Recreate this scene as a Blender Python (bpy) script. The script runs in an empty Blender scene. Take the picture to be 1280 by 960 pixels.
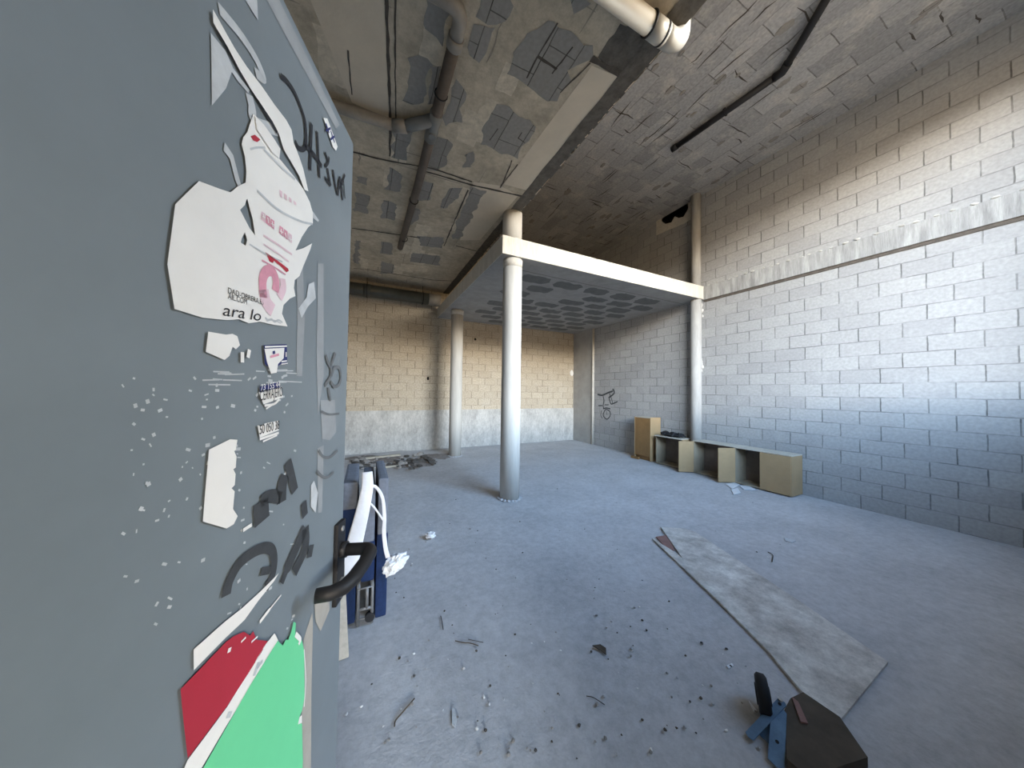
import bpy, bmesh, math, random
from mathutils import Vector, Matrix, noise
random.seed(7)
S = bpy.context.scene
COL = S.collection
R = math.radians

# ------------------------------------------------------------------ camera
F_PX, YAW, PITCH, ROLL, CH = 380.9, R(25.705), R(1.437), R(0.817), 1.6
fw = Vector((math.sin(YAW)*math.cos(PITCH), math.cos(YAW)*math.cos(PITCH), math.sin(PITCH)))
r0 = Vector((math.cos(YAW), -math.sin(YAW), 0)); u0 = r0.cross(fw)
rt = r0*math.cos(ROLL) + u0*math.sin(ROLL); up = -r0*math.sin(ROLL) + u0*math.cos(ROLL)
cam = bpy.data.cameras.new('camera'); co = bpy.data.objects.new('camera', cam); COL.objects.link(co)
m = Matrix((rt, up, -fw)).transposed().to_4x4(); m.translation = (0, 0, CH); co.matrix_world = m
cam.sensor_fit = 'HORIZONTAL'; cam.sensor_width = 36; cam.lens = F_PX/1280*36; cam.clip_start = .01
S.camera = co

# ------------------------------------------------------------------ light
EXPO = 0.0
vs = S.view_settings
vs.view_transform = 'Standard'; vs.look = 'None'; vs.exposure = EXPO; vs.gamma = 1; vs.use_curve_mapping = False
W = bpy.data.worlds.new('outside'); S.world = W; W.use_nodes = True
nt = W.node_tree; nt.nodes.clear()
tc = nt.nodes.new('ShaderNodeTexCoord'); sx = nt.nodes.new('ShaderNodeSeparateXYZ')
rp = nt.nodes.new('ShaderNodeValToRGB'); mp = nt.nodes.new('ShaderNodeMapRange')
mp.inputs[1].default_value = -1; mp.inputs[2].default_value = 1
bg = nt.nodes.new('ShaderNodeBackground'); wo = nt.nodes.new('ShaderNodeOutputWorld')
nt.links.new(tc.outputs['Generated'], sx.inputs[0]); nt.links.new(sx.outputs[2], mp.inputs[0])
nt.links.new(mp.outputs[0], rp.inputs[0]); nt.links.new(rp.outputs[0], bg.inputs[0]); nt.links.new(bg.outputs[0], wo.inputs[0])
bg.inputs[1].default_value = 1.0
# sin(elevation), colour, strength: pavement, street and facades opposite, bright hazy low sky, upper blue sky
SKYRAMP = [(-.6, (1, .86, .70), 1.5), (-.22, (1, .80, .56), 3.0), (-.05, (1, .68, .32), 6.0), (.08, (1, .64, .28), 5.5), (.165, (1, .91, .78), 78), (.23, (.82, .92, 1), 52), (.34, (.52, .74, 1), 33.0), (.5, (.38, .63, 1), 19.0), (.8, (.34, .58, 1), 4.5)]
e = rp.color_ramp.elements
while len(e) < len(SKYRAMP): e.new(.5)
for el, (z, c, k) in zip(e, SKYRAMP):
    el.position = (z+1)/2; el.color = [x*k for x in c]+[1]
# the shop front: doorway and the tall opening to its right
DOOR_W, DOOR_H = .95, 2.12
OPEN = (2.2, 5.55, 1.9, 5.4)         # x0, x1, z0, z1
FY0, FY1 = -.42, -.19
def portal(x0, x1, z0, z1):
    l = bpy.data.lights.new('portal', 'AREA'); l.shape = 'RECTANGLE'; l.size = x1-x0; l.size_y = z1-z0; l.energy = 1
    l.cycles.is_portal = True
    o = bpy.data.objects.new('daylight_portal', l); COL.objects.link(o)
    o.location = ((x0+x1)/2, FY0-.02, (z0+z1)/2); o.rotation_euler = (R(90), 0, 0)   # -Z of the light faces +Y
portal(*OPEN); portal(-.33, .62, 0, DOOR_H)

# ------------------------------------------------------------------ helpers
def ray(u, v): return fw + rt*((u-640)/F_PX) - up*((v-480)/F_PX)
def on(u, v, n, d):
    n = Vector(n); r = ray(u, v); o = Vector((0, 0, CH)); return o + r*((d - o.dot(n))/r.dot(n))
def fl(u, v, z=0): return on(u, v, (0, 0, 1), z)

class MB:
    def __init__(s): s.bm = bmesh.new(); s.mi = 0
    def _set(s, fs):
        for f in fs: f.material_index = s.mi
        return s
    def face(s, pts):
        vs_ = [s.bm.verts.new(p) for p in pts]
        try: s._set([s.bm.faces.new(vs_)])
        except ValueError: pass
        return s
    def box(s, lo, hi, M=None, bev=0):
        lo = Vector(lo); hi = Vector(hi)
        b = bmesh.new(); bmesh.ops.create_cube(b, size=1)
        for v in b.verts: v.co = Vector([lo[i]+(v.co[i]+.5)*(hi[i]-lo[i]) for i in range(3)])
        if bev: bmesh.ops.bevel(b, geom=b.edges[:], offset=bev, segments=2, profile=.7, affect='EDGES')
        return s.merge(b, M)
    def merge(s, b, M=None):
        mp_ = {}
        for v in b.verts: mp_[v] = s.bm.verts.new((M @ v.co) if M else v.co)
        for f in b.faces:
            try: nf = s.bm.faces.new([mp_[v] for v in f.verts]); nf.material_index = s.mi; nf.smooth = f.smooth
            except ValueError: pass
        b.free(); return s
    def tube(s, pts, r, n=16, caps=True, hollow=0):
        pts = [Vector(p) for p in pts]; rs = r if isinstance(r, (list, tuple)) else [r]*len(pts)
        t0 = (pts[1]-pts[0]).normalized()
        ref = Vector((0, 0, 1)) if abs(t0.z) < .9 else Vector((1, 0, 0))
        a = t0.cross(ref).normalized(); rings = []
        for i, p in enumerate(pts):
            t = ((pts[min(i+1, len(pts)-1)]-pts[max(i-1, 0)])).normalized()
            a = (a - t*a.dot(t)).normalized(); b = t.cross(a)
            rings.append([s.bm.verts.new(p+(a*math.cos(k*2*math.pi/n)+b*math.sin(k*2*math.pi/n))*rs[i]) for k in range(n)])
        for i in range(len(rings)-1):
            for k in range(n):
                f = s.bm.faces.new((rings[i][k], rings[i][(k+1) % n], rings[i+1][(k+1) % n], rings[i+1][k])); f.material_index = s.mi; f.smooth = True
        if caps:
            s._set([s.bm.faces.new(rings[0][::-1]), s.bm.faces.new(rings[-1])])
        return s
    def prism(s, poly, fn, t0, t1):
        """extrude a 2D outline: fn(a,b,t) -> point"""
        b = bmesh.new()
        lo = [b.verts.new(fn(p[0], p[1], t0)) for p in poly]; hi = [b.verts.new(fn(p[0], p[1], t1)) for p in poly]
        n = len(poly)
        for i in range(n): b.faces.new((lo[i], lo[(i+1) % n], hi[(i+1) % n], hi[i]))
        for ring in (lo, hi):
            es = [b.edges.get((ring[i], ring[(i+1) % n])) for i in range(n)]
            bmesh.ops.triangle_fill(b, edges=es, use_beauty=True)
        bmesh.ops.recalc_face_normals(b, faces=b.faces[:])
        return s.merge(b)
    def flat(s, loops, fn):
        """flat outline (first loop) with holes (other loops)"""
        b = bmesh.new(); es = []
        for lp in loops:
            v = [b.verts.new((p[0], p[1], 0)) for p in lp]
            es += [b.edges.new((v[i], v[(i+1) % len(v)])) for i in range(len(v))]
        bmesh.ops.triangle_fill(b, edges=es, use_beauty=True)
        for v in b.verts: v.co = Vector(fn(v.co.x, v.co.y))
        return s.merge(b)
    def ribbon(s, pts, w, fn):
        pts = [Vector(p[:2]) for p in pts]; ws = w if isinstance(w, (list, tuple)) else [w]*len(pts)
        L = []; Rr = []
        for i, p in enumerate(pts):
            t = (pts[min(i+1, len(pts)-1)]-pts[max(i-1, 0)]).normalized(); q = Vector((-t.y, t.x))*ws[i]*.5
            L.append(s.bm.verts.new(fn(*(p+q)))); Rr.append(s.bm.verts.new(fn(*(p-q))))
        for i in range(len(pts)-1):
            f = s.bm.faces.new((L[i], Rr[i], Rr[i+1], L[i+1])); f.material_index = s.mi
        return s
    def rock(s, c, r, seed, sq=(1, 1, .6), sub=1, amp=.35):
        b = bmesh.new(); bmesh.ops.create_icosphere(b, subdivisions=sub, radius=1)
        for v in b.verts:
            k = 1+amp*noise.noise(v.co*1.3+Vector((seed*3.7, seed*1.3, seed)))
            v.co = Vector((v.co.x*sq[0], v.co.y*sq[1], v.co.z*sq[2]))*k*r
        mn = min(v.co.z for v in b.verts)
        for v in b.verts: v.co += Vector((c[0], c[1], c[2]-mn))
        return s.merge(b)
    def build(s, name, mats, parent=None, recalc=False):
        if recalc: bmesh.ops.recalc_face_normals(s.bm, faces=s.bm.faces[:])
        me = bpy.data.meshes.new(name); s.bm.to_mesh(me); s.bm.free()
        for mm in (mats if isinstance(mats, (list, tuple)) else [mats]): me.materials.append(mm)
        o = bpy.data.objects.new(name, me); COL.objects.link(o)
        if parent: o.parent = parent
        return o
def tag(o, label=None, cat=None, group=None, kind=None):
    for k, v in (('label', label), ('category', cat), ('group', group), ('kind', kind)):
        if v: o[k] = v
    return o
def empty(name, loc, rz=0):
    o = bpy.data.objects.new(name, None); COL.objects.link(o); o.location = loc; o.rotation_euler = (0, 0, rz); o.empty_display_size = .1; return o
def struct(o): o['kind'] = 'structure'; return o
def catmull(pts, n=8):
    P = [Vector(p) for p in pts]; P = [P[0]*2-P[1]]+P+[P[-1]*2-P[-2]]; out = []
    for i in range(1, len(P)-2):
        for k in range(n):
            t = k/n; a, b, c, d = P[i-1:i+3]
            out.append(.5*((2*b)+(c-a)*t+(2*a-5*b+4*c-d)*t*t+(3*b-a-3*c+d)*t**3))
    out.append(P[-2]); return out
def jag(poly, amp, step=.05, seed=0):
    out = []; n = len(poly)
    for i in range(n):
        a = Vector(poly[i][:2]); b = Vector(poly[(i+1) % n][:2]); k = max(1, int((b-a).length/step))
        for j in range(k):
            p = a.lerp(b, j/k); q = Vector((p.x*9+seed, p.y*9, seed*1.7))
            out.append((p.x+amp*noise.noise(q), p.y+amp*noise.noise(q+Vector((5.2, 1.3, 7)))))
    return out

# ------------------------------------------------------------------ materials
def mat(name, col, rough=.8, metal=0, var=.0, scale=8, bump=0, bscale=40, col2=None, spec=.3, stretch=None, speck=0):
    mm = bpy.data.materials.new(name); mm.use_nodes = True; t = mm.node_tree; b = t.nodes['Principled BSDF']
    b.inputs['Roughness'].default_value = rough; b.inputs['Metallic'].default_value = metal
    b.inputs['Specular IOR Level'].default_value = spec
    c = (*col, 1); c2 = (*col2, 1) if col2 else tuple(x*(1-var) for x in col)+(1,)
    crd = t.nodes.new('ShaderNodeTexCoord'); src = crd.outputs['Object']
    if stretch:
        mg = t.nodes.new('ShaderNodeMapping'); mg.inputs['Scale'].default_value = stretch; t.links.new(src, mg.inputs[0]); src = mg.outputs[0]
    nz = t.nodes.new('ShaderNodeTexNoise'); nz.inputs['Scale'].default_value = scale; nz.inputs['Detail'].default_value = 6; nz.inputs['Roughness'].default_value = .65
    t.links.new(src, nz.inputs['Vector'])
    r_ = t.nodes.new('ShaderNodeValToRGB'); r_.color_ramp.elements[0].position = .35; r_.color_ramp.elements[1].position = .65
    r_.color_ramp.elements[0].color = c2; r_.color_ramp.elements[1].color = c
    t.links.new(nz.outputs[0], r_.inputs[0]); cout = r_.outputs[0]
    if speck:
        n3 = t.nodes.new('ShaderNodeTexNoise'); n3.inputs['Scale'].default_value = 14; n3.inputs['Detail'].default_value = 10; n3.inputs['Roughness'].default_value = .8; t.links.new(src, n3.inputs['Vector'])
        m3 = t.nodes.new('ShaderNodeMapRange'); m3.inputs[1].default_value = .32; m3.inputs[2].default_value = .62; m3.inputs[3].default_value = 1-speck; m3.inputs[4].default_value = 1+speck*.35; t.links.new(n3.outputs[0], m3.inputs[0])
        x3 = t.nodes.new('ShaderNodeMix'); x3.data_type = 'RGBA'; x3.blend_type = 'MULTIPLY'; x3.inputs[0].default_value = 1; t.links.new(cout, x3.inputs[6]); t.links.new(m3.outputs[0], x3.inputs[7]); cout = x3.outputs[2]
    t.links.new(cout, b.inputs['Base Color'])
    if bump:
        n2 = t.nodes.new('ShaderNodeTexNoise'); n2.inputs['Scale'].default_value = bscale; n2.inputs['Detail'].default_value = 5
        t.links.new(src, n2.inputs['Vector'])
        bp = t.nodes.new('ShaderNodeBump'); bp.inputs['Strength'].default_value = bump; bp.inputs['Distance'].default_value = .01
        t.links.new(n2.outputs[0], bp.inputs['Height']); t.links.new(bp.outputs[0], b.inputs['Normal'])
    return mm
def blocks(name, ax, c1, c2, mort, bw=.4, rh=.2, ms=.006, smear=.5, smearcol=None, ay='Z', stain=.25, bumpd=.008, hmin=.08, hmax=.5):
    mm = bpy.data.materials.new(name); mm.use_nodes = True; t = mm.node_tree; N = t.nodes; L = t.links; b = N['Principled BSDF']
    b.inputs['Roughness'].default_value = .92; b.inputs['Specular IOR Level'].default_value = .2
    crd = N.new('ShaderNodeTexCoord'); sp = N.new('ShaderNodeSeparateXYZ'); cb = N.new('ShaderNodeCombineXYZ')
    L.new(crd.outputs['Object'], sp.inputs[0]); L.new(sp.outputs[ax], cb.inputs[0]); L.new(sp.outputs[ay], cb.inputs[1])
    # slightly wobbling courses
    wn = N.new('ShaderNodeTexNoise'); wn.inputs['Scale'].default_value = 5; L.new(cb.outputs[0], wn.inputs['Vector'])
    wm = N.new('ShaderNodeVectorMath'); wm.operation = 'SCALE'; wm.inputs['Scale'].default_value = .018; L.new(wn.outputs['Color'], wm.inputs[0])
    wa = N.new('ShaderNodeVectorMath'); wa.operation = 'ADD'; L.new(cb.outputs[0], wa.inputs[0]); L.new(wm.outputs[0], wa.inputs[1])
    br = N.new('ShaderNodeTexBrick'); L.new(wa.outputs[0], br.inputs['Vector'])
    br.inputs['Scale'].default_value = 1; br.inputs['Brick Width'].default_value = bw; br.inputs['Row Height'].default_value = rh
    br.inputs['Mortar Size'].default_value = ms; br.inputs['Mortar Smooth'].default_value = .2; br.inputs['Bias'].default_value = 0
    br.inputs['Color1'].default_value = (*c1, 1); br.inputs['Color2'].default_value = (*c2, 1)
    br.inputs['Mortar'].default_value = (*[(x+y)/2 for x, y in zip(c1, c2)], 1)
    s2 = N.new('ShaderNodeSeparateXYZ'); L.new(wa.outputs[0], s2.inputs[0])
    def mth(op, a_, b_=None, c_=None):
        q = N.new('ShaderNodeMath'); q.operation = op
        for i_, v_ in enumerate((a_, b_, c_)):
            if v_ is None: continue
            if isinstance(v_, (int, float)): q.inputs[i_].default_value = v_
            else: L.new(v_, q.inputs[i_])
        return q.outputs[0]
    dist = mth('ABSOLUTE', mth('SUBTRACT', mth('FRACT', mth('ADD', mth('DIVIDE', s2.outputs[1], rh), .5)), .5))
    hz_ = mth('LESS_THAN', dist, ms*1.3/rh)                     # bed joint
    jn = N.new('ShaderNodeTexNoise'); jn.inputs['Scale'].default_value = 2.2; jn.inputs['Detail'].default_value = 4; L.new(cb.outputs[0], jn.inputs['Vector'])
    jr = N.new('ShaderNodeMapRange'); jr.inputs[1].default_value = .38; jr.inputs[2].default_value = .62; L.new(jn.outputs[0], jr.inputs[0])
    hs = mth('MULTIPLY_ADD', jr.outputs[0], hmax-hmin, hmin); vs_ = mth('MULTIPLY_ADD', jr.outputs[0], .35, .5)
    amt = mth('MULTIPLY', br.outputs['Fac'], mth('ADD', mth('MULTIPLY', hz_, hs), mth('MULTIPLY', mth('SUBTRACT', 1, hz_), vs_)))
    jm = N.new('ShaderNodeMix'); jm.data_type = 'RGBA'; L.new(amt, jm.inputs[0]); L.new(br.outputs['Color'], jm.inputs[6]); jm.inputs[7].default_value = (*mort, 1)
    # mortar smears and stains
    sn = N.new('ShaderNodeTexNoise'); sn.inputs['Scale'].default_value = 2.6; sn.inputs['Detail'].default_value = 8; sn.inputs['Roughness'].default_value = .7
    L.new(cb.outputs[0], sn.inputs['Vector'])
    sr = N.new('ShaderNodeMapRange'); sr.inputs[1].default_value = .5; sr.inputs[2].default_value = .68; sr.inputs[4].default_value = smear; L.new(sn.outputs[0], sr.inputs[0])
    mx = N.new('ShaderNodeMix'); mx.data_type = 'RGBA'; L.new(sr.outputs[0], mx.inputs[0]); L.new(jm.outputs[2], mx.inputs[6]); mx.inputs[7].default_value = (*(smearcol or c1), 1)
    gn = N.new('ShaderNodeTexNoise'); gn.inputs['Scale'].default_value = 30; gn.inputs['Detail'].default_value = 6; L.new(cb.outputs[0], gn.inputs['Vector'])
    gr = N.new('ShaderNodeMapRange'); gr.inputs[1].default_value = .3; gr.inputs[2].default_value = .7; gr.inputs[3].default_value = 1-stain; gr.inputs[4].default_value = 1+stain*.4; L.new(gn.outputs[0], gr.inputs[0])
    ml = N.new('ShaderNodeMix'); ml.data_type = 'RGBA'; ml.blend_type = 'MULTIPLY'; ml.inputs[0].default_value = 1
    L.new(mx.outputs[2], ml.inputs[6]); L.new(gr.outputs[0], ml.inputs[7]); L.new(ml.outputs[2], b.inputs['Base Color'])
    iv = N.new('ShaderNodeMath'); iv.operation = 'SUBTRACT'; iv.inputs[0].default_value = 1; L.new(amt, iv.inputs[1])
    ad = N.new('ShaderNodeMath'); ad.operation = 'MULTIPLY_ADD'; ad.inputs[1].default_value = .35; L.new(gn.outputs[0], ad.inputs[0]); L.new(iv.outputs[0], ad.inputs[2])
    bp = N.new('ShaderNodeBump'); bp.inputs['Strength'].default_value = .7; bp.inputs['Distance'].default_value = bumpd
    L.new(ad.outputs[0], bp.inputs['Height']); L.new(bp.outputs[0], b.inputs['Normal'])
    return mm
M = {}
M['back'] = blocks('back_blocks', 'X', (.52, .455, .355), (.47, .405, .315), (.12, .10, .07), ms=.008, smear=.5, smearcol=(.53, .48, .40))
M['right'] = blocks('right_blocks', 'Y', (.365, .365, .36), (.315, .315, .315), (.09, .09, .09), ms=.0065, smear=.5, smearcol=(.40, .40, .395), hmin=.12, hmax=.6, stain=.14)
M['hiceil'] = blocks('high_ceiling', 'Y', (.46, .45, .44), (.33, .325, .32), (.12, .11, .10), bw=.62, rh=.27, ms=.006, smear=.9, smearcol=(.56, .53, .48), ay='X', stain=.22, bumpd=.012)
M['loceil'] = mat('low_ceiling', (.60, .515, .39), .95, var=.3, scale=2.5, bump=.35, bscale=14, speck=.25)
M['patch'] = blocks('bare_block', 'Y', (.33, .31, .28), (.28, .265, .24), (.08, .07, .06), bw=.5, rh=.25, ms=.004, smear=.25, smearcol=(.34, .31, .27), ay='X', stain=.12, hmin=.6, hmax=1)
M['panel'] = mat('smooth_soffit', (.68, .59, .46), .9, var=.1, scale=3, bump=.1)
M['seam'] = mat('seam', (.36, .315, .255), .95, var=.3, scale=14)
M['smearpale'] = mat('mortar_smear', (.70, .61, .47), .95, var=.2, scale=9, bump=.3, speck=.25)
M['groove'] = mat('groove', (.11, .095, .08), .95, var=.35, scale=14, bump=.5)
M['rough'] = mat('rough_edge', (.15, .135, .115), .95, var=.4, scale=12, bump=.6, bscale=25)
M['conc'] = mat('concrete', (.57, .54, .48), .88, var=.14, scale=6, bump=.25, bscale=30, speck=.2)
M['slabface'] = mat('slab_concrete', (.60, .565, .50), .88, scale=5, bump=.25, bscale=30, col2=(.50, .47, .41), stretch=(3, 3, .5), speck=.2)
M['postgrey'] = mat('post_concrete', (.40, .39, .37), .85, var=.2, scale=5, bump=.2, stretch=(3, 3, .6))
M['column'] = mat('column_concrete', (.52, .50, .46), .8, var=.16, scale=5, bump=.12, bscale=25, stretch=(3, 3, .35))
M['plinth'] = mat('plinth', (.55, .54, .51), .9, scale=2.2, bump=.3, bscale=18, col2=(.40, .39, .37), speck=.3, stretch=(1.6, 1, .8))
M['plaster'] = mat('plaster', (.38, .37, .35), .92, var=.15, scale=4, bump=.2)
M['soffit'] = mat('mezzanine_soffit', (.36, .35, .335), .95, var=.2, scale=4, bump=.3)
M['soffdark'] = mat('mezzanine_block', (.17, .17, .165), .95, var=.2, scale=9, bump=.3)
M['floor'] = mat('dusty_floor', (.53, .53, .54), .95, scale=1.6, bump=.3, bscale=70, col2=(.44, .44, .45), speck=.22)
M['dirt'] = mat('dirt', (.27, .245, .23), .98, var=.4, scale=16, bump=.9, bscale=30)
M['dark'] = mat('hole_shade', (.012, .011, .01), 1)  # near-black paint standing in for the shade inside wall holes
M['pvc'] = mat('pvc', (.47, .445, .39), .38, var=.1, scale=4, spec=.5)
M['pvcdirty'] = mat('pvc_dirty', (.33, .30, .26), .5, var=.3, scale=5, spec=.4)
M['pvcgrey'] = mat('pvc_grey', (.20, .205, .20), .4, var=.2, scale=5, spec=.5)
M['pvcdark'] = mat('pvc_dark', (.07, .075, .065), .4, var=.3, scale=5, spec=.5)
M['ledge'] = mat('band_concrete', (.40, .40, .39), .9, scale=3, bump=.3, col2=(.24, .24, .235), stretch=(1, 5, .6), speck=.2)
M['pvcbrown'] = mat('pvc_brown', (.14, .115, .095), .55, var=.3, scale=5)
M['black'] = mat('black_plastic', (.018, .018, .02), .5, var=.2)
M['rubber'] = mat('rubber', (.02, .02, .022), .75, var=.3)
M['steel'] = mat('steel', (.45, .45, .45), .4, metal=.8, var=.2)
M['doorpaint'] = mat('door_paint', (.19, .225, .25), .42, scale=3.2, bump=.06, bscale=10, col2=(.16, .19, .21), spec=.5)
M['primer'] = mat('primer', (.40, .38, .34), .7, var=.15, scale=20)
M['worn'] = mat('worn_paint', (.31, .33, .345), .6, var=.15, scale=20)
M['paper'] = mat('paper', (.80, .79, .76), .8, var=.06, scale=12)
M['papergrey'] = mat('paper_residue', (.55, .58, .60), .75, var=.2, scale=30)
M['ink'] = mat('ink', (.02, .022, .028), .6)
M['spray'] = mat('spray', (.055, .06, .066), .65, var=.3, scale=40)
M['faint'] = mat('faint_marker', (.15, .16, .17), .6, var=.2, scale=40)
M['redpaint'] = mat('red_print', (.42, .028, .05), .55, var=.1)
M['pink'] = mat('pink_print', (.72, .33, .42), .75, var=.25, scale=40)
M['palepink'] = mat('pale_pink_print', (.76, .56, .62), .75, var=.15, scale=40)
M['green'] = mat('green_print', (.16, .66, .33), .5, var=.07, scale=5)
M['navy'] = mat('navy_print', (.03, .04, .16), .6)
M['beige'] = mat('beige_board', (.38, .26, .14), .6, var=.1, scale=6)
M['brownb'] = mat('brown_board', (.25, .14, .055), .6, var=.15, scale=6)
M['chip'] = mat('chipboard_edge', (.50, .46, .39), .85, var=.2, scale=30)
M['inside'] = mat('cabinet_inside', (.30, .25, .18), .65, var=.12, scale=6)
M['darkback'] = mat('cabinet_back', (.18, .14, .11), .7, var=.2, scale=8)
M['plank'] = mat('worn_plank', (.72, .70, .66), .88, scale=4, bump=.35, bscale=30, col2=(.44, .41, .38), speck=.35)
M['redwood'] = mat('red_wood', (.28, .16, .14), .85, var=.2)
M['wood'] = mat('raw_wood', (.52, .47, .38), .85, var=.2, scale=10)
M['bluefab'] = mat('blue_fabric', (.012, .030, .095), .85, var=.3, scale=30, bump=.2, bscale=200)
M['greyfab'] = mat('grey_fabric', (.17, .19, .23), .9, var=.2, scale=30, bump=.2, bscale=200)
M['tubegrey'] = mat('frame_steel', (.22, .22, .22), .5, metal=.3, var=.2)
M['white'] = mat('white_cloth', (.78, .78, .80), .8, var=.12, scale=8, bump=.3)
M['plastic'] = mat('white_plastic', (.80, .82, .85), .4, var=.1, scale=10)
M['bluesteel'] = mat('blue_steel', (.15, .26, .40), .45, metal=.2, var=.3, scale=20)
M['rubble'] = mat('rubble', (.42, .39, .36), .95, var=.4, scale=14, bump=.6)
M['rubbledark'] = mat('rubble_dark', (.12, .11, .10), .95, var=.3, scale=14, bump=.6)
M['leaf'] = mat('dry_leaf', (.10, .08, .06), .9, var=.3)

# ------------------------------------------------------------------ dimensions
XR, YB, XL = 6.437, 8.49, -2.4
ZB, ZT, MX0, MY0 = 3.615, 3.89, 1.752, 4.024        # mezzanine
HL, HR, SX0, SX1 = 4.336, 5.89, 1.90, 2.065         # low and high ceiling, rough edge strip

# ------------------------------------------------------------------ setting
g = MB()
nx, ny = 96, 96
vv = [[None]*(ny+1) for _ in range(nx+1)]
for i in range(nx+1):
    for j in range(ny+1):
        x = XL+(XR-XL)*i/nx; y = -1.2+(YB+1.2)*j/ny
        z = .004*noise.noise(Vector((x*2, y*2, 0)))+.003*noise.noise(Vector((x*7, y*7, 3)))
        if y > 7.4 and x < 2.4: z += .035*max(0, noise.noise(Vector((x*1.8, y*1.8, 9)))+.35)
        vv[i][j] = g.bm.verts.new((x, y, z-.006))
for i in range(nx):
    for j in range(ny):
        f = g.bm.faces.new((vv[i][j], vv[i+1][j], vv[i+1][j+1], vv[i][j+1])); f.smooth = True
struct(g.build('floor', M['floor']))

def wallpanel(name, outer, holes, fn, depth, mats, hole_depth=.12):
    """front face with irregular holes, hole sides and dark hole backs, solid behind"""
    w = MB(); w.flat([outer]+holes, lambda a, b: fn(a, b, 0))
    for h in holes:
        n = len(h); w.mi = 1
        for i in range(n):
            a, b = h[i], h[(i+1) % n]
            w.face([fn(*a, 0), fn(*b, 0), fn(*b, hole_depth), fn(*a, hole_depth)])
        w.mi = 1; w.flat([h], lambda a, b: fn(a, b, hole_depth)); w.mi = 0
    xs = [p[0] for p in outer]; zs = [p[1] for p in outer]
    o4 = [(min(xs), min(zs)), (max(xs), min(zs)), (max(xs), max(zs)), (min(xs), max(zs))]
    w.face([fn(*p, depth) for p in o4])
    for i in range(4):
        a, b = o4[i], o4[(i+1) % 4]; w.face([fn(*a, 0), fn(*b, 0), fn(*b, depth), fn(*a, depth)])
    return struct(w.build(name, mats, recalc=False))
def blob(cx, cy, rx, ry, n=14, seed=1, amp=.35):
    return [(cx+rx*math.cos(t)*(1+amp*noise.noise(Vector((math.cos(t)*1.5, math.sin(t)*1.5, seed)))),
             cy+ry*math.sin(t)*(1+amp*noise.noise(Vector((math.cos(t)*1.5, math.sin(t)*1.5, seed+9))))) for t in [k*2*math.pi/n for k in range(n)]]
# back wall
wallpanel('wall_back', [(XL, -.1), (XR, -.1), (XR, HR), (XL, HR)],
          [blob(1.54, 1.93, .03, .055, 8, 2), blob(2.87, 3.12, .03, .04, 8, 4)], lambda a, b, t: (a, YB+t, b), .25, [M['back'], M['dark']])
g = MB(); poly = [(XL, -.1), (XR, -.1), (XR, 1.07), (XL, 1.065)]
g.prism(poly, lambda a, b, t: (a, YB-t, b), 0, .018); struct(g.build('trim_1', M['plinth'], recalc=True))
# right wall with the torn ventilation hole
def wr(u, v): q = on(u, v, (1, 0, 0), XR); return (q.y, q.z)
hole = [wr(*q) for q in [(827.5, 271), (829.5, 265), (841, 262), (845, 257.5), (853.5, 252), (860, 252), (860.5, 261), (854.5, 271), (848.6, 272.5), (843.5, 270.5), (839.5, 278), (832, 280), (827.5, 277)]]
wallpanel('wall_right', [(-.5, -.1), (YB, -.1), (YB, HR), (-.5, HR)], [hole], lambda a, b, t: (XR+t, a, b), .25, [M['right'], M['dark']], .2)
g = MB(); g.flat([jag([wr(*q) for q in [(821, 294), (820, 271), (845, 252), (866, 248), (867, 274)]], .03, .1), hole], lambda a, b: (XR-.006, a, b))
struct(g.build('trim_2', M['conc']))
# plastered end of the right wall, with its raised corner strip
g = MB(); g.box((XR-.02, 7.50, -.05), (XR+.01, YB, ZB)); struct(g.build('trim_3', M['plaster']))
g = MB(); g.tube([(XR-.02, 7.49, -.05), (XR-.02, 7.49, ZB)], .035, 10); struct(g.build('trim_4', M['conc']))
# left wall, hidden behind the door
g = MB(); g.box((XL-.25, -.5, -.1), (XL, YB, HR)); struct(g.build('wall_left', M['right']))
# front wall with doorway and shop opening
g = MB(); x0, x1, z0, z1 = OPEN
dx0, dx1 = -.36, -.36+DOOR_W+.06
for lo, hi in (((XL-.25, -.1), (dx0, HR)), ((dx0, DOOR_H), (dx1, HR)), ((dx1, -.1), (x0, HR)), ((x0, -.1), (x1, z0)), ((x0, z1), (x1, HR)), ((x1, -.1), (XR+.25, HR))):
    g.box((lo[0], FY0, lo[1]), (hi[0], FY1, hi[1]))
struct(g.build('wall_front', M['back']))
g = MB()
for lo, hi in (((dx0, -.01), (dx0+.04, DOOR_H)), ((dx1-.04, -.01), (dx1, DOOR_H)), ((dx0, DOOR_H-.02), (dx1, DOOR_H+.02))):
    g.box((lo[0], FY0-.01, lo[1]), (hi[0], FY1-.02, hi[1]))
struct(g.build('trim_5', M['doorpaint']))
# unseen porch, added to block daylight coming through the doorway
g = MB()
g.box((-1.0, -3.2, -.1), (-.55, FY0, 2.6)); g.box((1.15, -3.2, -.1), (1.5, FY0, 2.6)); g.box((-1.0, -3.2, 2.14), (1.5, FY0, 2.6)); g.box((-1.0, -3.2, -.12), (1.5, FY0, -.02))
struct(g.build('wall_light_block', M['plaster']))
# concrete band along the right wall
g = MB(); g.box((XR-.03, -.19, 3.60), (XR+.02, MY0, 3.88), bev=.006)
g.mi = 1; g.box((XR-.012, -.19, 3.555), (XR+.02, MY0, 3.60)); g.mi = 2
for k in range(26):
    y = MY0-.1-k*.135; g.rock((XR-.03, y+random.uniform(-.04, .04), 3.865+random.uniform(0, .01)), random.uniform(.015, .03), k, (.6, 1.4, .7))
struct(g.build('trim_6', [M['ledge'], M['groove'], M['plinth']]))

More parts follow.
